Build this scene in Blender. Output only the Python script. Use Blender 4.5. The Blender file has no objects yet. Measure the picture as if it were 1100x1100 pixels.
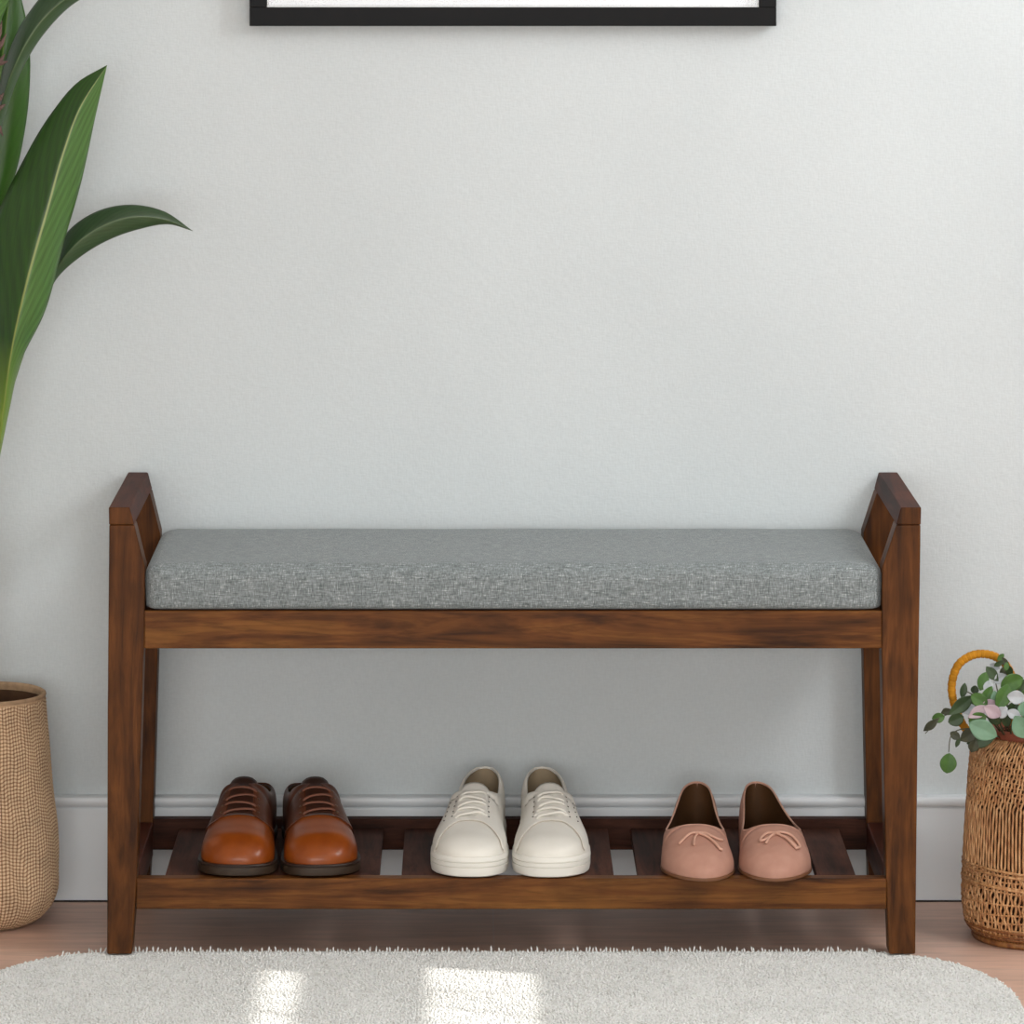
import bpy, bmesh, math, random
import numpy as np
from mathutils import Vector, Matrix

random.seed(7); np.random.seed(7)
col = bpy.context.scene.collection

# ------------------------------------------------------------------ camera frame
D, K, CX, CZ, HY = 6.3, 793.0, 510.0, 1.5145, -170.0   # distance, px per metre at y=0, vanishing point

def P(px, py, y):
    s = D / (D + y) * K
    return Vector(((px - CX) / s, y, CZ - (py - HY) / s))

cam_d = bpy.data.cameras.new('camera')
cam = bpy.data.objects.new('camera', cam_d); col.objects.link(cam)
cam.location = (0, -D, CZ); cam.rotation_euler = (math.pi / 2, 0, 0)
cam_d.sensor_width = 36; cam_d.lens = D * K / 1100 * 36
cam_d.shift_x = (550 - CX) / 1100; cam_d.shift_y = (HY - 550) / 1100
cam_d.clip_start = 0.05; cam_d.clip_end = 50
bpy.context.scene.camera = cam
vs = bpy.context.scene.view_settings
vs.view_transform = 'Standard'; vs.look = 'None'; vs.gamma = 1; vs.exposure = -0.06
vs.use_curve_mapping = False

# ------------------------------------------------------------------ helpers
def lin(c):
    if isinstance(c, str):
        c = [int(c[i:i + 2], 16) for i in (0, 2, 4)]
    return tuple([((v / 255) / 12.92 if v / 255 <= .04045 else ((v / 255 + .055) / 1.055) ** 2.4) for v in c]) + (1,)

def empty(name, loc, rz=0, **tags):
    o = bpy.data.objects.new(name, None); col.objects.link(o)
    o.location = loc; o.rotation_euler = (0, 0, rz); o.empty_display_size = .05
    for k, v in tags.items(): o[k] = v
    return o

def obj(name, verts, faces, m, parent=None, smooth=False, bevel=0, loc=(0, 0, 0), weld=0, **tags):
    me = bpy.data.meshes.new(name)
    me.from_pydata([tuple(v) for v in verts], [], [tuple(f) for f in faces])
    me.materials.append(m)
    bm = bmesh.new(); bm.from_mesh(me)
    if weld: bmesh.ops.remove_doubles(bm, verts=bm.verts, dist=weld)
    bmesh.ops.recalc_face_normals(bm, faces=bm.faces)
    if smooth:
        for f in bm.faces: f.smooth = True
    bm.to_mesh(me); bm.free(); me.update()
    o = bpy.data.objects.new(name, me); col.objects.link(o)
    o.location = loc
    if parent: o.parent = parent
    if bevel:
        b = o.modifiers.new('bevel', 'BEVEL'); b.width = bevel; b.segments = 3; b.limit_method = 'ANGLE'; b.angle_limit = .6
        for p in me.polygons: p.use_smooth = True
        w = o.modifiers.new('wn', 'WEIGHTED_NORMAL'); w.keep_sharp = True
    for k, v in tags.items(): o[k] = v
    return o

class MB:
    def __init__(s): s.v = []; s.f = []
    def add(s, v, f):
        n = len(s.v); s.v += [tuple(p) for p in v]; s.f += [tuple(i + n for i in q) for q in f]
    def box(s, x0, x1, y0, y1, z0, z1):
        s.hexa([(x0, z0), (x1, z0), (x1, z1), (x0, z1)], y0, y1)
    def hexa(s, prof, y0, y1):          # prism of an x-z outline between y0 and y1
        n = len(prof)
        s.add([(x, y0, z) for x, z in prof] + [(x, y1, z) for x, z in prof],
              [list(range(n)), list(range(2 * n - 1, n - 1, -1))] + [(i, (i + 1) % n, n + (i + 1) % n, n + i) for i in range(n)])
    def tube(s, pts, r, n=8, flat=1.0, up=None, cap=True):
        pts = [Vector(p) for p in pts]; rs = r if hasattr(r, '__len__') else [r] * len(pts)
        base = len(s.v); prev = None
        for i, p in enumerate(pts):
            t = (pts[min(i + 1, len(pts) - 1)] - pts[max(i - 1, 0)]).normalized()
            if up is not None: u = (up[i] if isinstance(up, list) else Vector(up))
            elif prev is None: u = Vector((0, 0, 1)) if abs(t.z) < .9 else Vector((1, 0, 0))
            else: u = prev
            u = (u - t * u.dot(t)).normalized(); w = t.cross(u); prev = u
            for k in range(n):
                a = 2 * math.pi * k / n
                s.v.append(tuple(p + (w * math.cos(a) + u * (math.sin(a) * flat)) * rs[i]))
        for i in range(len(pts) - 1):
            for k in range(n):
                k2 = (k + 1) % n
                s.f.append((base + i * n + k, base + i * n + k2, base + (i + 1) * n + k2, base + (i + 1) * n + k))
        if cap:
            s.f.append(tuple(base + k for k in range(n)))
            s.f.append(tuple(base + (len(pts) - 1) * n + k for k in range(n)))
    def build(s, name, m, parent=None, **kw): return obj(name, s.v, s.f, m, parent, **kw)

def grid(fn, nu, nv):                   # fn(i,j) -> point
    v = [fn(i, j) for i in range(nu) for j in range(nv)]
    f = [(i * nv + j, (i + 1) * nv + j, (i + 1) * nv + j + 1, i * nv + j + 1) for i in range(nu - 1) for j in range(nv - 1)]
    return v, f

def spline(xs, ys):
    xs = np.array(xs, float); ys = np.array(ys, float)
    m = np.gradient(ys, xs)
    def f(x):
        x = min(max(x, xs[0]), xs[-1]); i = min(max(int(np.searchsorted(xs, x)) - 1, 0), len(xs) - 2)
        h = xs[i + 1] - xs[i]; t = (x - xs[i]) / h
        return float((2*t**3-3*t*t+1)*ys[i] + (t**3-2*t*t+t)*h*m[i] + (-2*t**3+3*t*t)*ys[i+1] + (t**3-t*t)*h*m[i+1])
    return f

# ------------------------------------------------------------------ materials
class NT:
    def __init__(s, name):
        s.m = bpy.data.materials.new(name); s.m.use_nodes = True
        s.t = s.m.node_tree; s.b = s.t.nodes['Principled BSDF']
    def n(s, kind, ins=None, **kw):
        nd = s.t.nodes.new(kind)
        for k, v in kw.items(): setattr(nd, k, v)
        for k, v in (ins or {}).items():
            if isinstance(v, tuple) and len(v) == 2 and hasattr(v[0], 'outputs'):
                s.t.links.new(v[0].outputs[v[1]], nd.inputs[k])
            else: nd.inputs[k].default_value = v
        return nd
    def coord(s, scale=(1, 1, 1), out='Object', rot=(0, 0, 0)):
        c = s.n('ShaderNodeTexCoord')
        return s.n('ShaderNodeMapping', {'Vector': (c, out), 'Scale': scale, 'Rotation': rot})
    def noise(s, vec, scale, detail=3, rough=.5, dist=0):
        return s.n('ShaderNodeTexNoise', {'Vector': (vec, 0), 'Scale': scale, 'Detail': detail, 'Roughness': rough, 'Distortion': dist})
    def ramp(s, src, stops, out=0):
        r = s.n('ShaderNodeValToRGB', {'Fac': (src, out)})
        e = r.color_ramp.elements
        while len(e) < len(stops): e.new(.5)
        for i, (p, c) in enumerate(stops): e[i].position = p; e[i].color = lin(c) if isinstance(c, str) else (c, c, c, 1)
        return r
    def mix(s, a, b, fac, mode='MIX'):
        nd = s.t.nodes.new('ShaderNodeMix'); nd.data_type = 'RGBA'; nd.blend_type = mode
        for sock, v in ((nd.inputs[0], fac), (nd.inputs[6], a), (nd.inputs[7], b)):
            if isinstance(v, tuple) and hasattr(v[0], 'outputs'): s.t.links.new(v[0].outputs[v[1]], sock)
            else: sock.default_value = lin(v) if isinstance(v, str) else v
        return nd
    def math(s, op, a, b=0.0, c=None):
        nd = s.t.nodes.new('ShaderNodeMath'); nd.operation = op
        for i, v in enumerate((a, b) + ((c,) if c is not None else ())):
            if isinstance(v, tuple): s.t.links.new(v[0].outputs[v[1]], nd.inputs[i])
            else: nd.inputs[i].default_value = v
        return nd
    def bump(s, h, strength, dist=.001, out=0, normal=None):
        ins = {'Height': (h, out), 'Strength': strength, 'Distance': dist}
        if normal: ins['Normal'] = (normal, 0)
        return s.n('ShaderNodeBump', ins)
    def done(s, color=None, rough=.5, bump=None, spec=.5, cout=0, **kw):
        b = s.b
        if color is not None:
            if isinstance(color, str): b.inputs['Base Color'].default_value = lin(color)
            else: s.t.links.new(color.outputs[cout], b.inputs['Base Color'])
        if hasattr(rough, 'outputs'): s.t.links.new(rough.outputs[0], b.inputs['Roughness'])
        else: b.inputs['Roughness'].default_value = rough
        b.inputs['Specular IOR Level'].default_value = spec
        if bump: s.t.links.new(bump.outputs[0], b.inputs['Normal'])
        for k, v in kw.items(): b.inputs[k].default_value = v
        return s.m

def simple(name, c, rough=.5, spec=.5, bumpsc=0, bumpst=.2, var=0, **kw):
    t = NT(name); colr = c; bp = None
    v = t.coord()
    if var:
        n = t.noise(v, var, 4); colr = t.mix(c, tuple(x * .72 for x in lin(c)[:3]) + (1,), (t.ramp(n, [(.4, 0.), (.7, 1.)]), 0))
    if bumpsc: bp = t.bump(t.noise(v, bumpsc, 3), bumpst, .0006)
    return t.done(colr, rough, bp, spec, cout=2 if var else 0, **kw)

def wood(name, axis, dark, mid, light, rough=.45, seed=0, fine=1.0, spec=.13):
    t = NT(name)
    sc = [1, 1, 1]; sc[axis] = .09
    c = t.n('ShaderNodeTexCoord')
    mp = t.n('ShaderNodeMapping', {'Vector': (c, 'Object'), 'Scale': tuple(sc), 'Location': (seed, seed * .7, seed * .3)})
    warp = t.noise(mp, 9, 3, .5)
    mv = t.n('ShaderNodeMix', data_type='VECTOR')
    vm = t.n('ShaderNodeVectorMath', operation='MULTIPLY_ADD')
    t.t.links.new(warp.outputs[1], vm.inputs[0]); vm.inputs[1].default_value = (.05,) * 3
    t.t.links.new(mp.outputs[0], vm.inputs[2])
    g1 = t.noise(vm, 150 * fine, 6, .7, .3)
    g2 = t.noise(vm, 30 * fine, 4, .6, 1.6)
    big = t.noise(t.coord((1, 1, 1)), 14, 2, .5)
    base = t.ramp(g2, [(.28, dark), (.5, mid), (.74, light)])
    streak = t.ramp(g1, [(.36, .58), (.52, 1.0)])
    m1 = t.mix((base, 0), (streak, 0), .75, 'MULTIPLY')
    bl = t.ramp(big, [(.35, .72), (.62, 1.12)])
    m2 = t.mix((m1, 2), (bl, 0), .8, 'MULTIPLY')
    bp = t.bump(g1, .12, .0006)
    return t.done(m2, rough, bp, spec, cout=2)

W_D, W_M, W_L = '321c0d', '643b1a', '835627'
wood_x = wood('walnut_along_x', 0, W_D, W_M, W_L, seed=1.3)
wood_z = wood('walnut_along_z', 2, W_D, '573214', '6f431f', seed=4.1)
wood_top = wood('dark_walnut_bar', 1, '2e1711', '4c261a', '5a3020', .5, spec=.06, seed=2.2)  # walnut darkened to put the dim look of the handle tops into the colour
wood_slat_x = wood('dark_walnut_back_rail', 0, '2a1812', '44271c', '523224', .6, seed=3.2, spec=.12)  # back rail walnut darkened so its colour carries the shade below the seat
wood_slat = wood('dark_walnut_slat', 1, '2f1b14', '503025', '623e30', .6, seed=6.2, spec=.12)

def mat_wall():
    t = NT('white_painted_wall'); v = t.coord()
    n = t.noise(v, 2.2, 3); c = t.mix('d4dadb', 'ced4d5', (t.ramp(n, [(.35, 0.), (.65, 1.)]), 0))
    f1 = t.noise(t.coord((1, 1, .25)), 420, 2); f2 = t.noise(t.coord((.25, 1, 1)), 420, 2)
    s = t.math('ADD', (f1, 0), (f2, 0))
    sp = t.ramp(s, [(.7, .93), (1.0 , 1.0)])
    s2 = t.math('MULTIPLY', (s, 0), .5)
    sp = t.ramp(s2, [(.38, .945), (.62, 1.0)])
    c2 = t.mix((c, 2), (sp, 0), 1.0, 'MULTIPLY')
    pl = t.noise(v, 60, 4)
    h = t.math('ADD', (s2, 0), (pl, 0))
    return t.done(c2, .75, t.bump(h, .35, .0012), .25, cout=2)
m_wall = mat_wall()
m_plain = simple('off_white_plaster', 'dcdcd9', .8, .2)
m_base = simple('satin_white_trim', 'e0e4e6', .38, .5)
m_ceil = simple('ceiling_white', 'eeeeec', .9, .2)

def mat_floor():
    t = NT('pinkish_oak_planks')
    c = t.n('ShaderNodeTexCoord')
    br = t.n('ShaderNodeTexBrick', {'Vector': (t.n('ShaderNodeMapping', {'Vector': (c, 'Object'), 'Location': (-.026, .055, 0)}), 0),
             'Color1': lin('dfbaa6'), 'Color2': lin('d5b09c'), 'Mortar': lin('dcc0b2'), 'Scale': 1.0, 'Mortar Size': .0008,
             'Mortar Smooth': .1, 'Bias': 0.0, 'Brick Width': 2.6, 'Row Height': .2}, offset=0)
    v = t.coord((.12, 1, 1)); g = t.noise(v, 60, 5, .6, .5)
    r = t.ramp(g, [(.3, .78), (.7, 1.08)])
    g2 = t.noise(t.coord((.3, 1, 1)), 7, 3); r2 = t.ramp(g2, [(.3, .88), (.7, 1.08)])
    m = t.mix((br, 0), (r, 0), 1.0, 'MULTIPLY'); m = t.mix((m, 2), (r2, 0), 1.0, 'MULTIPLY')
    return t.done(m, .42, t.bump(g, .08, .0005), .4, cout=2)
m_floor = mat_floor()

def mat_fabric():
    t = NT('grey_linen'); 
    a = t.noise(t.coord((.06, 1, 1)), 1400, 2, .6); b = t.noise(t.coord((1, 1, .06)), 1400, 2, .6)
    b2 = t.noise(t.coord((1, .06, 1)), 1400, 2, .6)
    c2 = t.noise(t.coord((.09, 1, 1)), 800, 2, .7); d2 = t.noise(t.coord((1, .3, .2)), 700, 2, .6)
    s = t.math('ADD', (a, 0), (b, 0)); s = t.math('ADD', (s, 0), (c2, 0)); s = t.math('ADD', (s, 0), (d2, 0)); s = t.math('MULTIPLY', (s, 0), .25)
    r = t.ramp(s, [(.38, '525756'), (.48, '798080'), (.56, '969c9d'), (.64, 'd9dddc')])
    h = t.math('ADD', (a, 0), (b, 0)); h = t.math('ADD', (h, 0), (b2, 0))
    return t.done(r, .85, t.bump(h, .5, .0008), .25, **{'Sheen Weight': .25, 'Sheen Roughness': .4})
m_fabric = mat_fabric()

m_black = simple('black_frame_lacquer', '0d0d0e', .5, .15, 300, .1)
m_paper = simple('white_print_paper', 'f0f0f2', .8, .2, 500, .1)
m_mat = simple('mat_board_edge', 'f6f6f4', .8, .2)
def mat_glass():
    t = NT('picture_glass'); nt = t.t
    g = t.n('ShaderNodeBsdfGlossy', {'Roughness': .02, 'Color': (1, 1, 1, 1)}); tr = t.n('ShaderNodeBsdfTransparent')
    fr = t.n('ShaderNodeFresnel', {'IOR': 1.2}); mx = t.n('ShaderNodeMixShader')
    nt.links.new(fr.outputs[0], mx.inputs[0]); nt.links.new(tr.outputs[0], mx.inputs[1]); nt.links.new(g.outputs[0], mx.inputs[2])
    nt.links.new(mx.outputs[0], nt.nodes['Material Output'].inputs['Surface']); return t.m
m_glass = mat_glass()

def struct(o): o['kind'] = 'structure'; return o

# ------------------------------------------------------------------ room shell
YW = .3575
XL, XR, YF, ZC = -2.3, 1.9, -7.2, 2.75
b = MB(); b.box(XL - .1, XR + .1, YW, YW + .1, -.1, ZC); struct(b.build('wall_back', m_wall))
b = MB(); b.box(XL - .1, XL, YF, YW, -.1, ZC); struct(b.build('wall_left', m_plain))
b = MB(); b.box(XL - .1, XR + .1, YF - .1, YF, -.1, ZC); struct(b.build('wall_front', m_plain))
b = MB(); b.box(XL - .1, XR + .1, YF - .1, YW + .1, ZC, ZC + .1); struct(b.build('ceiling', m_ceil))
b = MB(); b.box(XL - .1, XR + .1, YF - .1, YW + .1, -.1, 0); struct(b.build('floor', m_floor))
# right wall, with two low slots added to shape the sun patches
SUN = Vector((-1, .25, -.62)).normalized()
def back(x, y):                      # where the ray reaching (x,y) on the floor crosses the right wall
    t = (XR - x) / 1.0
    return y - .25 * t, .62 * t + .005
yA, zA = back(-.008, -.27); yB, zB = back(-.285, -.27)
hA, hB, hw = .053, .030, .185
slots = [(yA - hw, yA + hw, zA - hA, zA + hA), (yB - hw, yB + hw, zB - hB, zB + hB)]
b = MB(); x0, x1 = XR, XR + .03
y0 = min(s_[0] for s_ in slots); y1 = max(s_[1] for s_ in slots)
b.box(x0, x1, YF, y0, -.1, ZC); b.box(x0, x1, y1, YW, -.1, ZC)
b.box(x0, x1, y0, y1, -.1, slots[0][2]); b.box(x0, x1, y0, y1, slots[0][3], slots[1][2]); b.box(x0, x1, y0, y1, slots[1][3], ZC)
b.box(x0, x1, slots[0][1], y1, slots[0][2], slots[0][3]) if slots[0][1] < y1 - 1e-4 else None
b.box(x0, x1, y0, slots[0][0], slots[0][2], slots[0][3]) if slots[0][0] > y0 + 1e-4 else None
b.box(x0, x1, slots[1][1], y1, slots[1][2], slots[1][3]) if slots[1][1] < y1 - 1e-4 else None
struct(b.build('wall_right', m_plain))
# thin slanted bars, added to streak the sun patches on the rug
for n_, (ya, yb, za, zb) in zip((2, 3), slots):
    b = MB()
    for (pa, pb) in (((ya + .05, za), (ya + .09, zb)), ((ya + .13, za), (ya + .17, zb)), ((ya + .26, za), (ya + .24, zb))):
        b.tube([(XR + .015, pa[0], pa[1]), (XR + .015, pb[0], pb[1])], .003, 6)
    struct(b.build('window_%d' % n_, m_base))
# window_1: frame added on the right wall, blind kept closed to hold out the sun
b = MB()
wy0, wy1, wz0, wz1 = -1.35, -.15, 1.42, 2.5
b.box(XR - .03, XR, wy0 - .06, wy1 + .06, wz0 - .06, wz0); b.box(XR - .03, XR, wy0 - .06, wy1 + .06, wz1, wz1 + .06)
b.box(XR - .03, XR, wy0 - .06, wy0, wz0, wz1); b.box(XR - .03, XR, wy1, wy1 + .06, wz0, wz1); b.box(XR - .012, XR, wy0, wy1, wz0, wz1)
struct(b.build('window_1', m_base))

# baseboard: tall panel with a rounded cap (its profile runs along the wall)
zb_top = P(0, 855, YW - .012).z
prof = [(YW, 0), (YW - .012, 0), (YW - .012, zb_top - .030), (YW - .0128, zb_top - .026), (YW - .0128, zb_top - .0185), (YW - .0105, zb_top - .0155),
        (YW - .0155, zb_top - .0145), (YW - .018, zb_top - .011), (YW - .0185, zb_top - .006), (YW - .017, zb_top - .002), (YW - .013, zb_top), (YW, zb_top)]
v = [(x, y, z) for x in (XL, XR) for y, z in prof]; n = len(prof)
f = [list(range(n)), list(range(2 * n - 1, n - 1, -1))] + [(i, (i + 1) % n, n + (i + 1) % n, n + i) for i in range(n)]
struct(obj('baseboard_back', v, f, m_base, bevel=.0006))
# dark gap line where the baseboard meets the floor
b = MB(); b.box(XL, XR, YW - .0145, YW - .012, 0, .0022); struct(b.build('trim_1', simple('dark_floor_joint', '2a2220', .8)))

# ------------------------------------------------------------------ rug
def mat_rug():
    t = NT('cream_wool_pile'); v = t.coord(); n = t.noise(v, 230, 2); n2 = t.noise(v, 9, 2)
    r = t.ramp(n, [(.3, 'cfcdc7'), (.46, 'e9e9e5'), (.7, 'f5f4f1')]); r2 = t.ramp(n2, [(.3, .94), (.7, 1.0)])
    return t.done(t.mix((r, 0), (r2, 0), 1.0, 'MULTIPLY'), .95, None, .1, cout=2, **{'Sheen Weight': .15})
m_rug = mat_rug()
def rug_inside(x, y):
    xl, xr, yt, yb, rx, ry, n_ = -.67, .71, .024, -.88, .2, .3, 2.2
    if not (xl < x < xr and yb < y < yt): return False
    dx = (xl + rx - x) if x < xl + rx else (x - xr + rx if x > xr - rx else 0)
    dy = (y - yt + ry) if y > yt - ry else (yb + ry - y if y < yb + ry else 0)
    return (dx / rx) ** n_ + (dy / ry) ** n_ < 1 if dx > 0 and dy > 0 else True
outl = []
for qx, qy in ((1, 1), (-1, 1), (-1, -1), (1, -1)):
    cx_, cy_ = (.51 if qx > 0 else -.47), (-.276 if qy > 0 else -.58)
    rng = [k / 24 for k in range(25)]
    if qx * qy < 0: rng = rng[::-1]
    for k in rng:
        a = k * math.pi / 2
        outl.append((cx_ + qx * .2 * math.cos(a) ** (2 / 2.2), cy_ + qy * .3 * math.sin(a) ** (2 / 2.2)))
n = len(outl)
rv = [(x, y, .0006) for x, y in outl] + [(x, y, .0055) for x, y in outl]
rf = [list(range(n))[::-1], list(range(n, 2 * n))] + [(i, (i + 1) % n, n + (i + 1) % n, n + i) for i in range(n)]
tv, tf = [], []
def tuft(x, y, h, r, lx, ly):
    bse = len(rv) + len(tv); a0 = random.random() * 1.5
    for k in range(4):
        a = a0 + k * math.pi / 2
        tv.append((x + r * .9 * math.cos(a), y + r * .9 * math.sin(a), .0048))
    for k in range(4):
        a = a0 + k * math.pi / 2 + .4
        tv.append((x + lx * .55 + r * math.cos(a), y + ly * .55 + r * math.sin(a), .0048 + h * .62))
    tv.append((x + lx, y + ly, .0048 + h))
    for k in range(4):
        k2 = (k + 1) % 4
        tf.append((bse + k, bse + k2, bse + 4 + k2, bse + 4 + k)); tf.append((bse + 4 + k, bse + 4 + k2, bse + 8))
sp = .0049; yy = -.88; row = 0
while yy < .03:
    xx = -.68 + (row % 2) * sp * .5
    fine_ = yy > -.45
    st = sp if fine_ else sp * 1.35
    while xx < .72:
        x = xx + random.uniform(-.0013, .0013); y = yy + random.uniform(-.0013, .0013)
        if rug_inside(x, y) and not (y > -.003 and (-.502 < x < -.461 or .558 < x < .600)):
            edge = not rug_inside(x, y + .006)
            wl = math.sin(x * 19 + y * 31) * .0012
            if edge and abs(x) < .56: tuft(x, y, random.uniform(.002, .0098), .0014, random.uniform(-.002, .002), random.uniform(.000, .006))
            else: tuft(x, y, random.uniform(.0020, .0040), st * .46, random.uniform(-.001, .001) + wl, random.uniform(-.001, .001))
        xx += st
    yy += (sp if fine_ else sp * 1.35) * .92; row += 1
o = obj('rug', rv + tv, rf + tf, m_rug, smooth=True, label='cream tufted rug with rounded corners on the wooden floor before the bench', category='rug')
for i in range(2): o.data.polygons[i].use_smooth = False

# ------------------------------------------------------------------ bench
def bx(px, y=0): return P(px, 0, y).x
def bz(py, y=0): return P(0, py, y).z
BD = .35
bench = empty('shoe_bench', (0.05, BD / 2, 0), label='walnut wood shoe bench with grey upholstered seat and slatted shelf, against the wall', category='bench')
def bobj(mb, name, m, bevel=.0018, **kw):
    o = mb.build(name, m, bench, bevel=bevel, **kw)
    for v in o.data.vertices: v.co -= Vector(bench.location)
    return o
LEG_L = [(117.3, 564), (144.3, 564), (155.3, 609), (155.3, 690), (153.8, 705), (147, 945), (141.5, 1025), (115, 1025), (115.6, 760), (117, 600)]
LEG_R = [(989, 564), (988.6, 600), (986, 760), (983.3, 1025), (955, 1025), (952, 945), (947.2, 705), (947.2, 690), (948, 609), (962.8, 564)]
def legprof(L, zb=None):
    pr = [(bx(a), bz(c)) for a, c in L]
    if zb is not None: pr = [(x, zb if z < .02 else z) for x, z in pr]
    return pr
TH = .042
for L in (LEG_L, LEG_R):
    b = MB(); b.hexa(legprof(L), 0, TH); bobj(b, 'leg', wood_z)
    b = MB(); b.hexa(legprof(L, 0.0), BD - TH, BD); bobj(b, 'leg', wood_z)
for pr in ([(116.8, 545), (139.3, 545), (144.2, 563.8), (117.2, 563.8)], [(967.8, 545), (989.6, 545), (989.1, 563.8), (962.9, 563.8)]):
    b = MB(); b.hexa([(bx(a), bz(c)) for a, c in pr], -.0006, BD + .0006); o = bobj(b, 'handle', wood_top, bevel=.0015)
    o.data.materials.append(wood_z)
    for p in o.data.polygons:
        if p.normal.y < -.9: p.material_index = 1
# seat frame rails
xl, xr = bx(154.5), bx(947.8); zt, zb_ = bz(656.5), bz(697)
b = MB(); b.box(xl, xr, .002, .026, zb_, zt); bobj(b, 'seat_rail', wood_x)
b = MB(); b.box(xl, xr, BD - .026, BD - .002, zb_, zt); bobj(b, 'seat_rail', wood_x)
for xs in ((bx(131), bx(153)), (bx(950), bx(972))):
    b = MB(); b.box(xs[0], xs[1], TH, BD - TH, zb_, zt); bobj(b, 'seat_rail', wood_x)
b = MB(); b.box(xl, xr, .026, BD - .026, zt - .014, zt - .002); bobj(b, 'seat_board', wood_x)
# corner block under right end of the seat rail
# cushion
zc0, zc1 = zt, bz(606.5)
def cushion():
    X0, X1 = bx(155.2) + .0006, bx(948) - .0006; Y0, Y1 = .0015, BD - .006
    nx, ny, nz = 90, 26, 12
    cx_, cy_, cz_ = (X0 + X1) / 2, (Y0 + Y1) / 2, (zc0 + zc1) / 2
    hx, hy, hz = (X1 - X0) / 2, (Y1 - Y0) / 2, (zc1 - zc0) / 2
    bm = bmesh.new(); bmesh.ops.create_cube(bm, size=2)
    me = bpy.data.meshes.new('c'); 
    vs_, fs_ = [], []; idx = {}
    def vid(i, j, k):
        if (i, j, k) not in idx:
            idx[(i, j, k)] = len(vs_)
            u, v_, w = i / nx * 2 - 1, j / ny * 2 - 1, k / nz * 2 - 1
            x, y, z = u * hx, v_ * hy, w * hz
            r = .020
            qx = max(abs(x) - (hx - r), 0); qy = max(abs(y) - (hy - r), 0); qz = max(abs(z) - (hz - r), 0)
            if w < 0: qz = max(abs(z) - (hz - .006), 0) * (r / .006)
            d = math.sqrt(qx * qx + qy * qy + qz * qz)
            if d > r:
                kx = r / d
                x = math.copysign(min(abs(x), hx - r) + qx * kx, x) if qx else x
                y = math.copysign(min(abs(y), hy - r) + qy * kx, y) if qy else y
                if qz: z = math.copysign((hz - r) + qz * kx, z) if w > 0 else -((hz - .006) + .006 * qz * kx / r)
            # soft puffiness
            if abs(v_) == 1: y += math.copysign(.0035 * (1 - w * w), v_) * (1 - abs(u) ** 8)
            if w == 1: z += .0022 * (1 - u ** 6) * (1 - v_ ** 4) + .0003 * math.sin(x * 23 + 1) * (1 - u ** 6)
            if v_ == -1: y += .0008 * math.sin(x * 31) * (1 - w * w)
            if abs(u) == 1: x += math.copysign(-.0012 * (1 + w), u)
            vs_.append((cx_ + x, cy_ + y, cz_ + z))
        return idx[(i, j, k)]
    for i in range(nx):
        for j in range(ny):
            fs_.append((vid(i, j, 0), vid(i, j + 1, 0), vid(i + 1, j + 1, 0), vid(i + 1, j, 0)))
            fs_.append((vid(i, j, nz), vid(i + 1, j, nz), vid(i + 1, j + 1, nz), vid(i, j + 1, nz)))
        for k in range(nz):
            fs_.append((vid(i, 0, k), vid(i + 1, 0, k), vid(i + 1, 0, k + 1), vid(i, 0, k + 1)))
            fs_.append((vid(i, ny, k), vid(i, ny, k + 1), vid(i + 1, ny, k + 1), vid(i + 1, ny, k)))
    for j in range(ny):
        for k in range(nz):
            fs_.append((vid(0, j, k), vid(0, j, k + 1), vid(0, j + 1, k + 1), vid(0, j + 1, k)))
            fs_.append((vid(nx, j, k), vid(nx, j + 1, k), vid(nx, j + 1, k + 1), vid(nx, j, k + 1)))
    bm.free()
    return vs_, fs_
cv, cf = cushion()
o = obj('cushion', cv, cf, m_fabric, bench, smooth=True, label='grey linen seat cushion')
for v in o.data.vertices: v.co -= Vector(bench.location)
# shelf
ZS = bz(944)
b = MB(); b.box(bx(146.3), bx(952.6), .001, .024, bz(977), ZS); bobj(b, 'shelf_rail', wood_x)
zbr = P(0, 880.5, BD - .03).z
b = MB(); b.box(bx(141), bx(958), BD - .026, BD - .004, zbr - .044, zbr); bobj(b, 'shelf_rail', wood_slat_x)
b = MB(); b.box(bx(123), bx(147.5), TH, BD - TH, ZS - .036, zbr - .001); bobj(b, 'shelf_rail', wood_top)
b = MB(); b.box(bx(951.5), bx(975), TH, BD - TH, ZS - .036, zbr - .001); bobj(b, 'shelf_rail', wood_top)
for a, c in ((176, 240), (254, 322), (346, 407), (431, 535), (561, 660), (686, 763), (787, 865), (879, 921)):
    b = MB(); b.box(bx(a), bx(c), .0245, BD - .0265, ZS - .0125, ZS - .0005); bobj(b, 'shelf_slat', wood_slat, bevel=.0012)

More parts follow.
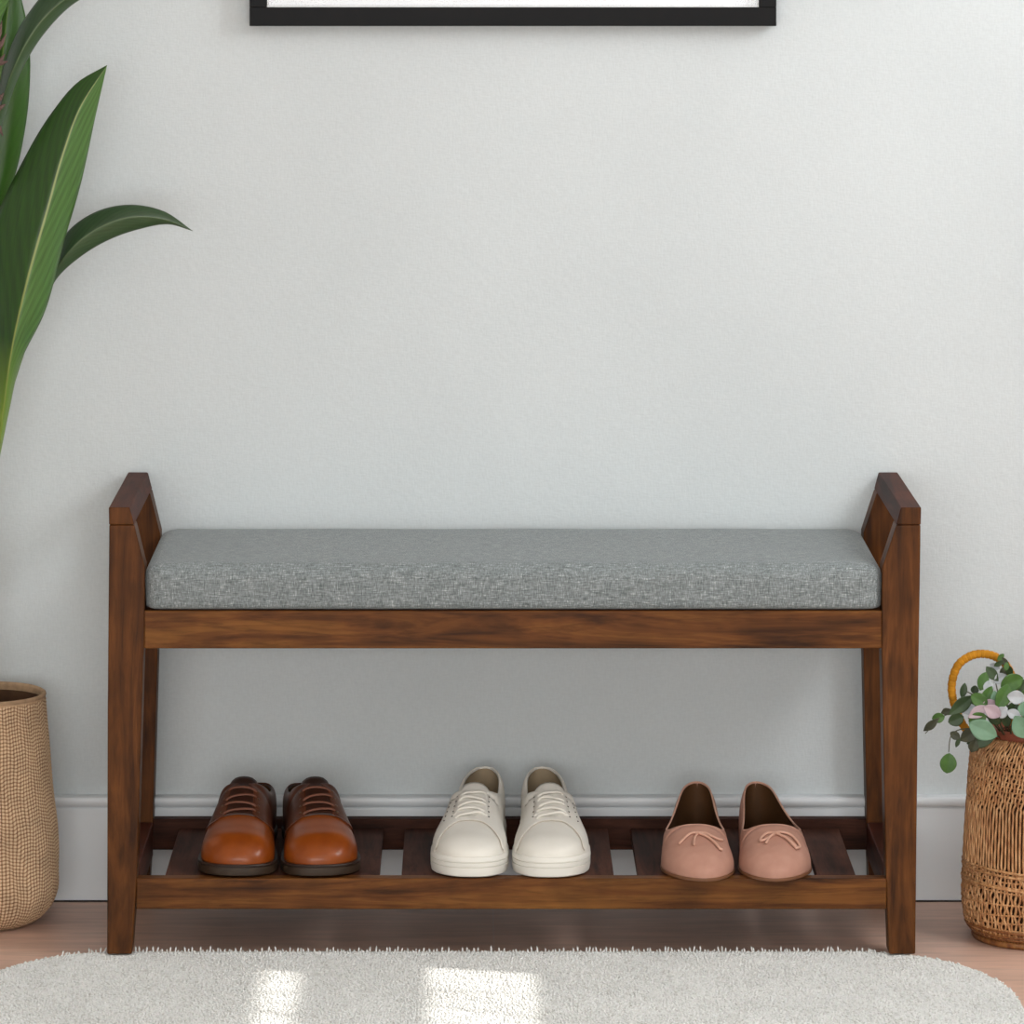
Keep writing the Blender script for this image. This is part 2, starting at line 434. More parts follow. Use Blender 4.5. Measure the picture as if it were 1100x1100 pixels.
# ------------------------------------------------------------------ shoes
class Shoe:
    def __init__(s, L, w, xe, ze, toe_r, heel_r, toe_z, a0, op_r, base, spring, asym, m, nx=2.4, nz=2.2, toe_n=2.2, z0=.006):
        s.L, s.base, s.m, s.asym, s.a0, s.op_r, s.spring = L, base, m, asym, a0, op_r, spring
        s.wf, s.xf, s.zf = spline(*zip(*w)), spline(*zip(*xe)), spline(*zip(*ze))
        s.toe_r, s.heel_r, s.toe_z, s.px, s.pz, s.tn, s.z0 = toe_r, heel_r, toe_z, 2 / nx, 2 / nz, toe_n, z0
    def rnd(s, t, n): t = min(max(t, 0), 1); return (1 - (1 - t) ** n) ** (1 / n)
    def c(s, a): return s.m * s.asym * (math.sin(math.pi * min(a / s.L, 1) * 1.15 + .25) - .45)
    def w(s, a): return s.wf(a) * s.rnd(a / s.toe_r, s.tn) * s.rnd((s.L - a) / s.heel_r, 2.2)
    def sp(s, a): return s.spring * max(0, 1 - a / .075) ** 2
    def E(s, a, t, side):
        a = min(max(a, 0), s.L)
        w = s.w(a); z = s.z0 + (s.zf(a) - s.z0) * s.rnd(a / s.toe_z, 2.0)
        xe = 0
        if a > s.a0: xe = min(s.xf(a) * s.rnd((a - s.a0) / s.op_r, 2.0) * s.rnd((s.L - a) / s.heel_r, 2.2), w * .97)
        th = t * math.pi / 2
        x = xe + (w - xe) * max(math.cos(th), 0) ** s.px
        zz = z * max(math.sin(th), 0) ** s.pz
        x += min(w, .03) * .05 * math.sin(min(th * 2.2, math.pi))
        lean = .004 * math.sin(th) * (a / s.L) ** 6 if a > .5 * s.L else 0
        return Vector((s.c(a) + side * x, a - lean, s.base + s.sp(a) + zz))
    def N(s, a, t, side):
        e = 1e-3; tt = min(max(t, .02), .97); aa = min(max(a, .003), s.L - .003)
        du = s.E(aa + e, tt, side) - s.E(aa - e, tt, side); dv = s.E(aa, tt + .01, side) - s.E(aa, tt - .01, side)
        n = du.cross(dv) * side
        return n.normalized() if n.length > 1e-12 else Vector((0, 0, 1))
    def O(s, a, t, side, d):
        n = s.N(a, t, side)
        if (t > .985 and a < s.a0) or a > s.L - 1e-5 or a < 1e-5: n.x = 0; n.normalize()
        return s.E(a, t, side) + n * d
    def astations(s, a0=0, a1=None, n=64):
        a1 = s.L if a1 is None else a1
        base = [a0 + (a1 - a0) * (1 - math.cos(math.pi * k / n)) / 2 for k in range(n + 1)]
        if a0 < s.a0 < a1: base += [s.a0 + s.op_r * k for k in (.0, .02, .06, .12, .2, .3, .42, .56, .72, .9)]
        return sorted(base)

def shoe_upper(S, root, m, name='upper', thick=.0016, d=0, a_from=0, inner=False):
    V, F = [], []
    A = S.astations(a_from); nt = 22
    for side in (-1, 1):
        v, f = grid(lambda i, j: S.O(A[i], j / (nt - 1), side, d) if d else S.E(A[i], j / (nt - 1), side), len(A), nt)
        k = len(V); V += v; F += [tuple(q + k for q in g) for g in f]
    o = obj(name, V, F, m, root, smooth=True, weld=2e-5 if not d else 4e-4)
    if thick:
        sm = o.modifiers.new('t', 'SOLIDIFY'); sm.thickness = thick; sm.offset = -1
    return o

def shoe_patch(S, root, name, m, af, sf, d=.0004, thick=.0014, na=40, nt=16, a_end=None, sides=(-1, 1), s_lo=0.0, **kw):
    """af(t)->front a for height t; sf(a)->upper limit of t"""
    V, F = [], []
    for side in sides:
        def fn(i, j):
            r = j / (nt - 1); a1 = a_end or S.L
            t = s_lo + r * (1 - s_lo)
            a_s = af(t, side); u = i / (na - 1); u = u * u * .35 + u * .65
            a = a_s + (a1 - a_s) * u
            return S.O(a, s_lo + r * (sf(a) - s_lo), side, d)
        v, f = grid(fn, na, nt); k = len(V); V += v; F += [tuple(q + k for q in g) for g in f]
    o = obj(name, V, F, m, root, smooth=True, weld=3e-4, **kw)
    sm = o.modifiers.new('t', 'SOLIDIFY'); sm.thickness = thick; sm.offset = 1
    bv = o.modifiers.new('b', 'BEVEL'); bv.width = .0004; bv.segments = 2; bv.limit_method = 'ANGLE'; bv.angle_limit = .9
    return o

def shoe_sole(S, root, m, rings, name='sole', ext=.0, lo=0.0, hi=None, **kw):
    A = S.astations(); pl = []
    for a in A: pl.append((S.c(a) + S.w(a), a))
    for a in A[::-1][1:-1]: pl.append((S.c(a) - S.w(a), a))
    n = len(pl); V, F = [], []
    for off, z in rings:
        for i, (x, y) in enumerate(pl):
            x1, y1 = pl[(i + 1) % n]; x0, y0 = pl[i - 1]
            tx, ty = x1 - x0, y1 - y0; l = math.hypot(tx, ty) or 1
            V.append((x + ty / l * (ext + off), y - tx / l * (ext + off), z + S.sp(min(max(y, 0), S.L))))
    for r in range(len(rings) - 1):
        for i in range(n):
            F.append((r * n + i, r * n + (i + 1) % n, (r + 1) * n + (i + 1) % n, (r + 1) * n + i))
    F.append(tuple(range(n))[::-1]); F.append(tuple(range((len(rings) - 1) * n, len(rings) * n)))
    o = obj(name, V, F, m, root, smooth=True, **kw)
    o.data.polygons[-1].use_smooth = False
    e = o.modifiers.new('e', 'EDGE_SPLIT'); e.split_angle = .7
    return o

def insole(S, root, m, z=.008, frm=0.02):
    V, F = [], []
    A = S.astations(frm)
    A = [a for a in A if a < S.L - .002]
    for a in A:
        for k in range(5): V.append((S.c(a) + (k / 2 - 1) * max(S.w(a) - .002, .0005), a, S.base + z + S.sp(a)))
    for i in range(len(A) - 1):
        for k in range(4): F.append((i * 5 + k, i * 5 + k + 1, (i + 1) * 5 + k + 1, (i + 1) * 5 + k))
    return obj('insole', V, F, m, root, smooth=True)

def lace_rows(S, root, m, rows, tside, r, d, flat=.5, slant=.003, wav=.0, name='lace'):
    b = MB()
    for q, a in enumerate(rows):
        pts, ups = [], []
        n_ = 15
        sl = slant if q % 2 == 0 else -slant * .3
        for k in range(n_):
            u = k / (n_ - 1) * 2 - 1; side = -1 if u < 0 else 1
            t = 1 - abs(u) * (1 - tside)
            aa = a + sl * u + wav * math.sin(u * 4 + q)
            lift = d * (1 - abs(u) ** 6) + (-.0006 if abs(u) > .95 else 0)
            nn = S.N(aa, min(t, .96), side)
            if abs(u) < .3: nn = (S.N(aa, .9, 1) + S.N(aa, .9, -1)).normalized()
            pts.append(S.E(aa, t, side) + nn * lift); ups.append(nn)
        b.tube(pts, r, 8, flat, ups)
    return b.build(name, m, root, smooth=True)

def dots(S, root, m, pts, r, d, name):
    for a, t, side in pts:
        b = MB(); n = S.N(a, t, side); p = S.E(a, t, side) + n * d
        b.tube([p - n * .0010, p + n * .0002, p + n * .0004], [r, r, r * .6], 10)
        b.build(name, m, root, smooth=True)

def leather(name, c1, c2, rough, sc=40, coat=0.0, bumpst=.08, spec=.5):
    t = NT(name); v = t.coord()
    n = t.noise(v, sc, 4); r = t.ramp(n, [(.3, c1), (.7, c2)])
    g = t.n('ShaderNodeTexVoronoi', {'Vector': (v, 0), 'Scale': 900.})
    return t.done(r, rough, t.bump(g, bumpst, .0003), spec, **{'Coat Weight': coat, 'Coat Roughness': .12})
m_tan = leather('burnished_tan_leather', '7a370b', '924813', .34, 30, .12, spec=.3)
m_brown = leather('dark_brown_leather', '43200f', '5a2e17', .42, 30, .1, spec=.3)
m_tongue = leather('very_dark_brown_leather', '2a130a', '351a0e', .45, 30)
m_dsole = simple('dark_brown_rubber', '3a2c20', .5, .4, 120, .2, var=60)
m_welt = simple('dark_welt', '2a1a12', .5, .4)
m_lace_b = simple('brown_waxed_lace', '6e4230', .5, .4, 900, .3)
m_eye_b = simple('metal_eyelet', '6b5140', .35, .5, Metallic=.8)
m_white = leather('white_leather', 'e2ddd2', 'ebe7dd', .5, 20, 0, .06, .4)
m_wsole = simple('white_rubber', 'e6e2d8', .55, .4, 60, .1)
m_wlace = simple('white_cotton_lace', 'e8e3d8', .85, .2, 900, .4)
m_seam = simple('shaded_seam_thread', 'bdb3a4', .9, .1)
m_hole = simple('eyelet_shadow_hole', '4a4238', .8, .2)
m_lin_w = simple('beige_textile_lining', '9c8b72', .85, .2, 500, .4)
m_pink = leather('dusty_pink_nubuck', 'b38472', 'bc8e7b', .62, 60, 0, .12, .3)
m_pipe = leather('pink_binding', 'cf9f89', 'd4a690', .5, 60, 0, .05, .3)
m_lin_p = simple('dark_tan_lining', '4e3218', .7, .3, 300, .2)
m_psole = simple('tan_leather_sole', '7a5238', .5, .4)

def derby(loc, rz, m_, label):
    root = empty('derby_shoe', loc, rz, label=label, category='shoe', group='pair of brown lace-up leather shoes')
    S = Shoe(.292, [(0, .0480), (.05, .0502), (.09, .0492), (.13, .043), (.18, .036), (.23, .0325), (.292, .030)],
             [(0, .02), (.165, .02), (.19, .026), (.23, .027), (.292, .026)],
             [(0, .026), (.03, .0375), (.06, .043), (.10, .050), (.135, .066), (.165, .078), (.20, .062), (.24, .052), (.292, .056)],
             .056, .036, .038, .166, .03, .0145, .003, .006, m_, nx=2.35, nz=2.5, toe_n=2.5)
    o = shoe_upper(S, root, m_tan); o.data.materials.append(m_tongue)
    for p in o.data.polygons:
        if p.center.y > .135: p.material_index = 1
    shoe_upper(S, root, m_lin_p, 'lining', 0, -.0022, .15)
    insole(S, root, m_lin_p)
    afs = spline([0, .3, .6, .85, 1], [.128, .106, .097, .098, .101])
    def sf(a):
        if a > S.a0: return 1
        return 1 - .20 * min(1, (S.a0 - a) / .02 + .35) if a > .095 else 1
    shoe_patch(S, root, 'quarter', m_brown, lambda t, s_: afs(t), sf, label='dark brown leather quarters', nt=24, na=56, thick=.0019)
    # tongue: lies under the laces and stands up out of the collar
    V, F = [], []
    ys = [.100 + .082 * k / 15 for k in range(16)]
    for i, a in enumerate(ys):
        for j in range(9):
            u = j / 4 - 1; side = -1 if u < 0 else 1
            q = min(a, S.a0 - .001)
            p = S.O(q, 1 - abs(u) * .30, side, .0006)
            if a > q:
                e_ = a - q; p = p + Vector((-.15 * e_ * u * .01, e_ * .9, e_ * .45 + .000)); p.z -= abs(u) ** 4 * .006 * (e_ / .016)
            V.append(p)
    F = [(i * 9 + j, (i + 1) * 9 + j, (i + 1) * 9 + j + 1, i * 9 + j + 1) for i in range(15) for j in range(8)]
    o = obj('tongue', V, F, m_tongue, root, smooth=True); sm = o.modifiers.new('t', 'SOLIDIFY'); sm.thickness = .0022; sm.offset = 0
    lace_rows(S, root, m_lace_b, [.109, .123, .138, .153], .72, .0021, .0036, .7, .004)
    dots(S, root, m_eye_b, [(a + .001, .70, sd) for a in (.109, .123, .138, .153) for sd in (-1, 1)], .0021, .0028, 'eyelet')
    shoe_sole(S, root, m_welt, [(.0015, .0118), (.0042, .0120), (.0046, .0138), (.0038, .0152), (-.004, .0156)], 'welt')
    shoe_sole(S, root, m_dsole, [(.001, .0), (.0035, .0012), (.0045, .006), (.0045, .0115), (.002, .0119)], 'sole')
    return root

def sneaker(loc, rz, m_, label):
    root = empty('sneaker', loc, rz, label=label, category='shoe', group='pair of white sneakers')
    S = Shoe(.29, [(0, .0445), (.05, .0485), (.09, .0485), (.13, .0425), (.18, .0365), (.23, .0315), (.29, .029)],
             [(0, .02), (.16, .02), (.19, .027), (.23, .0255), (.29, .0215)],
             [(0, .020), (.03, .026), (.06, .0315), (.10, .041), (.13, .052), (.16, .060), (.19, .051), (.225, .046), (.26, .060), (.29, .070)],
             .060, .046, .036, .160, .03, .024, .002, .006, m_, nx=2.25, nz=2.3, toe_n=2.4)
    shoe_upper(S, root, m_white)
    shoe_upper(S, root, m_lin_w, 'lining', 0, -.0022, .145)
    insole(S, root, m_lin_w)
    afs = spline([0, .25, .45, .62, .8, 1], [.040, .034, .048, .066, .080, .083])
    def sf(a): return 1 - .13 * min(1, max(0, (a - .090) / .010)) if a < S.a0 - .004 else 1
    shoe_patch(S, root, 'quarter', m_white, lambda t, s_: afs(t), sf, thick=.0018, nt=24, na=60)
    b = MB()
    for side in (-1, 1):
        b.tube([S.O(afs(t_) - .0004, t_, side, .0010) for t_ in [.12 + .88 * k / 40 for k in range(41)]], .0008, 6)
    b.build('stitching', m_seam, root, smooth=True)  # stitched seam, its recess shadow put into the darker thread colour
    V, F = [], []
    ys = [.100 + .083 * k / 15 for k in range(16)]
    for i, a in enumerate(ys):
        for j in range(9):
            u = j / 4 - 1; side = -1 if u < 0 else 1
            q = min(a, S.a0 - .001); p = S.O(q, 1 - abs(u) * .30, side, .0004)
            if a > q: e_ = a - q; p = p + Vector((0, e_ * .8, e_ * .34)); p.z -= abs(u) ** 3 * .007 * (e_ / .02)
            V.append(p)
    F = [(i * 9 + j, (i + 1) * 9 + j, (i + 1) * 9 + j + 1, i * 9 + j + 1) for i in range(15) for j in range(8)]
    o = obj('tongue', V, F, m_white, root, smooth=True); sm = o.modifiers.new('t', 'SOLIDIFY'); sm.thickness = .0045; sm.offset = 0
    rows = [.098, .111, .124, .137, .150]
    lace_rows(S, root, m_wlace, rows, .75, .0036, .0050, .42, .0055, .0012)
    dots(S, root, m_hole, [(a + .001, .70, sd) for a in rows for sd in (-1, 1)], .0013, .0026, 'eyelet')
    dots(S, root, m_hole, [(a, .53, m_) for a in rows[:5]], .0012, .0026, 'vent_hole')
    shoe_sole(S, root, m_wsole, [(.0015, .0), (.0035, .0015), (.0045, .007), (.0046, .0125), (.0030, .0131), (.0030, .0135), (.0046, .0141), (.0048, .0190),
                                 (.0032, .0196), (.0032, .0200), (.0046, .0206), (.0040, .0255), (.0028, .0268), (-.003, .0272)], 'sole')
    return root

def ballet_flat(loc, rz, m_, label, style):
    root = empty('ballet_flat', loc, rz, label=label, category='shoe', group='pair of dusty pink ballet flats')
    S = Shoe(.268, [(0, .0430), (.04, .0475), (.08, .0490), (.12, .0445), (.17, .0370), (.22, .0310), (.268, .028)],
             [(0, .03), (.098, .037), (.13, .0395), (.17, .0330), (.22, .0245), (.268, .020)],
             [(0, .020), (.025, .0305), (.05, .0385), (.075, .0465), (.096, .0530), (.106, .0475), (.116, .0415), (.135, .0385), (.175, .0445), (.22, .060), (.25, .073), (.268, .077)],
             .068, .055, .040, .098, .034, .0042, .000, .007, m_, nx=2.15, nz=2.2, toe_n=2.0)
    shoe_upper(S, root, m_pink)
    shoe_upper(S, root, m_lin_p, 'lining', 0, -.0019, .088)
    insole(S, root, m_lin_p, .004)
    # binding along the topline
    b = MB(); A = [a for a in S.astations(S.a0)]
    pts = [S.E(a, 1, -1) for a in A[::-1]] + [S.E(a, 1, 1) for a in A[1:]]
    q = [pts[0]]
    for p in pts[1:]:
        if (p - q[-1]).length > .0022: q.append(p)
    q.append(q[0]); b.tube(q, .0014, 6); b.build('binding', m_pipe, root, smooth=True, label='paler binding round the opening')
    # thin cord bow
    b = MB(); ca = .066
    def on(u, a, d=.0026):
        side = -1 if u < 0 else 1
        return S.E(a, 1 - abs(u), side) + (S.N(a, min(1 - abs(u), .95), side) if abs(u) > .08 else (S.N(a, .92, 1) + S.N(a, .92, -1)).normalized()) * d
    if style == 0:
        strands = [[(0, .070), (-.10, .070), (-.22, .061), (-.34, .052)], [(0, .070), (-.05, .060), (-.09, .048), (-.10, .040)],
                   [(0, .070), (.14, .062), (.26, .050), (.36, .040), (.42, .040)], [(0, .070), (.10, .071), (.22, .066), (.34, .064), (.42, .067)]]
    else:
        strands = [[(0, .070), (-.12, .071), (-.22, .062), (-.24, .055), (-.14, .056), (-.02, .066)], [(0, .070), (-.10, .058), (-.16, .046)],
                   [(0, .070), (.16, .060), (.28, .048), (.40, .041)], [(0, .070), (.12, .073), (.26, .070), (.38, .058), (.44, .048), (.36, .046), (.2, .058)]]
    for st in strands:
        fu = spline(range(len(st)), [p[0] for p in st]); fa = spline(range(len(st)), [p[1] for p in st])
        pts = [on(fu(k / 4), fa(k / 4)) for k in range(4 * (len(st) - 1) + 1)]
        b.tube(pts, .0019, 6)
    p = on(0, .070, .002); b.tube([p + Vector((-.003, 0, 0)), p, p + Vector((.003, 0, 0))], [.001, .003, .001], 8)
    b.build('bow', m_pipe, root, smooth=True, label='thin cord bow')
    shoe_sole(S, root, m_psole, [(-.002, .0), (.0005, .0006), (.0014, .0026), (.001, .0046), (-.002, .0052)], 'sole')
    return root

ZSl = ZS + .0002
def sx(px): return (px - CX) / K
R = math.radians
derby((sx(254), .004, ZSl), R(-1), -1, 'brown leather lace-up shoe nearest the left end of the bench shelf')
derby((sx(345.5), .004, ZSl), R(5.5), 1, 'brown leather lace-up shoe beside the white sneakers on the shelf')
sneaker((sx(503.5), .002, ZSl), R(-3.2), -1, 'white lace-up sneaker on the shelf, the one nearer the brown shoes')
sneaker((sx(591), .000, ZSl), 0, 1, 'white lace-up sneaker on the shelf, the one nearer the pink flats')
ballet_flat((sx(755), -.020, ZSl), R(1), -1, 'dusty pink ballet flat with loose straggling bow, nearer the white sneakers', 0)
ballet_flat((sx(833.5), -.020, ZSl), R(1), 1, 'dusty pink ballet flat with looped bow, nearest the right end of the shelf', 1)

# ------------------------------------------------------------------ picture frame
YP = YW - .030
fr = empty('picture_frame', ((P(268, 0, YP).x + P(834, 0, YP).x) / 2, YW - .015, P(0, 28, YP).z), label='black framed picture with a white print hanging on the wall above the bench', category='picture frame')
fx0, fx1 = P(268, 0, YP).x - fr.location.x, P(834, 0, YP).x - fr.location.x
fw = .0248; fh = .56; ya, yb = -.015, .0145
def fbox(name, m, *a, bevel=.0012, parent=fr, **kw):
    b = MB(); b.box(*a); return b.build(name, m, parent, bevel=bevel, **kw)
fm = MB(); fm.box(fx0, fx1, ya, yb, 0, .0268); fm.box(fx0, fx1, ya, yb, fh - .026, fh)
fm.box(fx0, fx0 + fw, ya, yb, .0268, fh - .026); fm.box(fx1 - fw, fx1, ya, yb, .0268, fh - .026)
fm.build('moulding', m_black, fr, bevel=.0008)
fbox('print', m_paper, fx0 + fw, fx1 - fw, .006, .009, .0268, fh - .026, bevel=0)
ms = MB(); ms.box(fx0 + fw, fx1 - fw, -.009, .006, .0268, .0285); ms.box(fx0 + fw, fx0 + fw + .0018, -.009, .006, .0285, fh - .026)
ms.box(fx1 - fw - .0018, fx1 - fw, -.009, .006, .0285, fh - .026); ms.build('mat_board', m_mat, fr)
fbox('glass', m_glass, fx0 + fw, fx1 - fw, -.0115, -.0095, .0268, fh - .026, bevel=0)

# ------------------------------------------------------------------ leaves / plants
def leaf_mat(name, upper, lower, rib, vein=.35, rough=.35, spec=.5, nv=60, basec=None):
    t = NT(name); uv = t.n('ShaderNodeUVMap')
    sep = t.n('ShaderNodeSeparateXYZ', {'Vector': (uv, 0)})
    ab = t.math('ABSOLUTE', t_sub(t, sep)); 
    # side: u<.5 left blade, u>.5 right blade
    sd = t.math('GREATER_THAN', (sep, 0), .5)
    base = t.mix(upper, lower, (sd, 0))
    w = t.math('MULTIPLY_ADD', (ab, 0), -.22 * nv, None) if False else t.math('MULTIPLY', (ab, 0), -nv * .9)
    ph = t.math('MULTIPLY_ADD', (sep, 1), nv * 1.6, (w, 0)); sn = t.math('SINE', (ph, 0))
    cmb = t.n('ShaderNodeCombineXYZ', {'X': (ab, 0), 'Y': (sep, 1)})
    mp = t.n('ShaderNodeMapping', {'Vector': (cmb, 0), 'Scale': (9, 45, 1), 'Rotation': (0, 0, 0)})
    w2 = t.math('MULTIPLY_ADD', (ab, 0), -1.1, (sep, 1))
    cmb.inputs['Y'].default_value = 0; t.t.links.new(w2.outputs[0], cmb.inputs['Y'])
    n = t.noise(mp, 1.0, 4, .65)
    h = t.math('MULTIPLY_ADD', (sn, 0), .10, (n, 0))
    c2 = t.mix((base, 2), (t.ramp(h, [(.3, .6), (.7, 1.3)]), 0), vein, 'MULTIPLY')
    yg = t.ramp(sep, [(.10, 1.), (.34, 0.)], out=1)
    c2 = t.mix((c2, 2), basec, (yg, 0)) if basec else c2
    rb = t.ramp(ab, [(.0, 1.), (.008, 1.), (.02, 0.)])
    c3 = t.mix((c2, 2), rib, (rb, 0))
    return t.done(c3, rough, t.bump(h, .15, .001), spec, cout=2)
def t_sub(t, sep):
    nd = t.math('SUBTRACT', (sep, 0), .5); return (nd, 0)

def leaf_sheet(name, left, mid, right, m, parent, n=60, k=8, bulge=.004, thick=.0006):
    """edges and midrib as control points (px, py, depth)"""
    def rs(pts):
        w = [P(*p) for p in pts]
        d = [0]
        for i in range(1, len(w)): d.append(d[-1] + (w[i] - w[i - 1]).length)
        d = [q / d[-1] for q in d]
        fs = [spline(d, [p[c] for p in w]) for c in range(3)]
        return [Vector([f(i / (n - 1)) for f in fs]) for i in range(n)]
    Ls, Ms, Rs = rs(left), rs(mid), rs(right)
    V, UV = [], []
    for i in range(n):
        for j in range(2 * k + 1):
            u = j / k - 1
            e = Ls[i] if u < 0 else Rs[i]
            p = Ms[i].lerp(e, abs(u)); p.y -= bulge * math.sin(abs(u) * math.pi) * math.sin(math.pi * min(1, i / (n - 1) * 1.0))
            V.append(p); UV.append((.5 + u / 2, i / (n - 1)))
    nv = 2 * k + 1
    F = [(i * nv + j, (i + 1) * nv + j, (i + 1) * nv + j + 1, i * nv + j + 1) for i in range(n - 1) for j in range(nv - 1)]
    o_loc = Vector(parent.location)
    V = [p - o_loc for p in V]
    me = bpy.data.meshes.new(name); me.from_pydata([tuple(p) for p in V], [], F); me.materials.append(m)
    uvl = me.uv_layers.new(name='UVMap')
    for lp in me.loops: uvl.data[lp.index].uv = UV[lp.vertex_index]
    for p in me.polygons: p.use_smooth = True
    o = bpy.data.objects.new(name, me); col.objects.link(o); o.parent = parent
    s_ = o.modifiers.new('t', 'SOLIDIFY'); s_.thickness = thick; s_.offset = 0
    return o

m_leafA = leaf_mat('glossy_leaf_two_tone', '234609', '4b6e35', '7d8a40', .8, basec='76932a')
m_leafB = leaf_mat('dark_green_leaf', '30472a', '3b5231', '52663f', .5)
m_leafD = leaf_mat('deep_green_leaf', '2e5510', '2e5510', '5c7a2c', .25)
m_stemg = simple('green_petiole', '6d8a35', .45, .4, 60, .2)
m_husk = simple('pinkish_brown_husk', '6b5650', .9, .1, 80, .5, var=60)

PX0, PYY = -15, .22
pc = P(PX0, 0, PYY)
plant = empty('potted_plant', (pc.x, PYY, 0), label='tall broad-leaved green plant in a tan woven pot at the left edge', category='plant')
Yl = .16
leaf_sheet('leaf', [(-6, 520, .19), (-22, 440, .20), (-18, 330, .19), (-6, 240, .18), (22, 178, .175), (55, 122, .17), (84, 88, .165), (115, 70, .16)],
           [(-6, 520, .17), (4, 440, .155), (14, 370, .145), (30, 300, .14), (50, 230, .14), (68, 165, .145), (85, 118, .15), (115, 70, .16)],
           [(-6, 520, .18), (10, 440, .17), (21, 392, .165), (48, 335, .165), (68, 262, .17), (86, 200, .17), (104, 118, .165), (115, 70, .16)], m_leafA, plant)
leaf_sheet('leaf', [(45, 330, .22), (58, 283, .22), (72, 250, .215), (100, 229, .21), (140, 220, .20), (176, 227, .195), (207, 248, .19)],
           [(45, 330, .21), (60, 290, .205), (80, 264, .20), (108, 244, .195), (143, 233, .19), (178, 236, .19), (207, 248, .19)],
           [(45, 330, .22), (62, 298, .215), (86, 276, .21), (116, 258, .205), (150, 246, .20), (182, 241, .195), (207, 248, .19)], m_leafB, plant, bulge=.002)
leaf_sheet('leaf', [(-8, 190, .20), (-4, 110, .20), (8, 60, .19), (28, 18, .18), (60, -18, .17), (105, -38, .16), (150, -30, .15)],
           [(-8, 190, .18), (0, 120, .175), (18, 66, .165), (45, 22, .16), (78, -6, .155), (115, -22, .15), (150, -30, .15)],
           [(-8, 190, .19), (6, 122, .185), (24, 74, .18), (46, 38, .175), (82, 2, .17), (120, -14, .155), (150, -30, .15)], m_leafB, plant, bulge=.002)
leaf_sheet('leaf', [(-10, 300, .25), (-34, 210, .25), (-38, 120, .25), (-20, 40, .25), (0, -10, .24), (16, -30, .24)],
           [(-10, 300, .24), (-8, 210, .235), (-4, 120, .23), (4, 50, .23), (10, 0, .235), (16, -30, .24)],
           [(-10, 300, .25), (6, 225, .245), (22, 165, .245), (31, 105, .245), (31, 40, .245), (16, -30, .24)], m_leafD, plant)
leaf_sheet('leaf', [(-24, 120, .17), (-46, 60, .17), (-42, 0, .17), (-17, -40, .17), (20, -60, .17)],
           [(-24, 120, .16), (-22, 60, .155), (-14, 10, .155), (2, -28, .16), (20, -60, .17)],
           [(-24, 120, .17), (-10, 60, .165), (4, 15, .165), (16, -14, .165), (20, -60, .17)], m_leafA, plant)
def pts_loc(pts, par): return [P(*p) - Vector(par.location) for p in pts]
for st in ([(-6, 515, .18), (-10, 600, .20), (-14, 700, .215), (-15, 780, .22)], [(45, 328, .215), (20, 390, .21), (-4, 480, .215), (-14, 600, .22), (-17, 780, .225)],
           [(-8, 185, .19), (-14, 300, .20), (-22, 480, .215), (-22, 780, .22)], [(-10, 296, .25), (-20, 420, .25), (-26, 560, .24), (-24, 780, .235)],
           [(-12, 118, .17), (-26, 260, .18), (-30, 480, .20), (-28, 780, .215)]):
    b = MB(); w = pts_loc(st, plant); d = list(range(len(w))); fs = [spline(d, [p[c] for p in w]) for c in range(3)]
    b.tube([Vector([f(q * (len(w) - 1) / 20) for f in fs]) for q in range(21)], [.0028 + .0025 * q / 20 for q in range(21)], 8)
    b.build('petiole', m_stemg, plant, smooth=True)
b = MB()
for (x0, y0, x1, y1) in ((-6, 60, 7, 36), (-6, 75, 5, 58), (-4, 50, 2, 22), (-5, 112, 4, 100), (-6, 120, 6, 112), (-6, 130, 3, 146), (-4, 70, 8, 66)):
    a_, c_ = pts_loc([(x0, y0, .15), (x1, y1, .145)], plant)
    b.tube([a_, a_.lerp(c_, .5) + Vector((.001, -.002, .001)), c_], [.003, .0035, .0006], 6)
a_, c_ = pts_loc([(-6, 190, .155), (-7, 30, .155)], plant)
b.tube([a_, a_.lerp(c_, .5), c_], [.004, .006, .004], 8)
b.build('flower_husk', m_husk, plant, smooth=True)

# woven pot
def mat_pot():
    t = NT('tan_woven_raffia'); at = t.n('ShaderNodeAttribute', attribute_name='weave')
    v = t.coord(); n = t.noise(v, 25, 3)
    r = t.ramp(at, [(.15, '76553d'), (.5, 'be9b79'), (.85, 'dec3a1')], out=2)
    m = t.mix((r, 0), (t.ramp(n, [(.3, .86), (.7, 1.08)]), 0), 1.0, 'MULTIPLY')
    return t.done(m, .8, t.bump(t.noise(v, 600, 2), .2, .0004), .25, cout=2)
zr = [0, .004, .0197, .038, .0785, .144, .170, .248, .300, .311, .318]
rr = [.058, .068, .088, .098, .1012, .099, .0955, .0888, .0842, .0836, .0830]
rf_ = spline(zr, rr)
NU, NV = 780, 380
prs = [rf_(.318 * j / (NV - 1)) for j in range(NV)]
u = np.arange(NU) / NU * 2 * np.pi
zz = np.linspace(0, .318, NV)
U, Z = np.meshgrid(u, zz)
Rr = np.repeat(np.array(prs)[:, None], NU, 1)
wu = U + .010 * np.sin(Z * 60 + 3 * np.sin(U * 5)) + .006 * np.sin(U * 23 + Z * 60)
wz = Z + 0.0022 * np.sin(U * 7 + Z * 20) + .0015 * np.sin(U * 17 + 1.3 + Z * 45) + .0005 * np.sin(U * 43 + Z * 110)
cellu = 116; cellz = .0050
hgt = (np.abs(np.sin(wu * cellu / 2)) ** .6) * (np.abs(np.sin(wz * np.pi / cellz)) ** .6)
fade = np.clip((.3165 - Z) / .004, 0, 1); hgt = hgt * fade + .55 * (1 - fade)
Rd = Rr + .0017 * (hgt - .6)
Vp = np.stack([Rd * np.cos(U), Rd * np.sin(U), Z], -1).reshape(-1, 3)
ii, jj = np.meshgrid(np.arange(NV - 1), np.arange(NU), indexing='ij'); j2 = (jj + 1) % NU
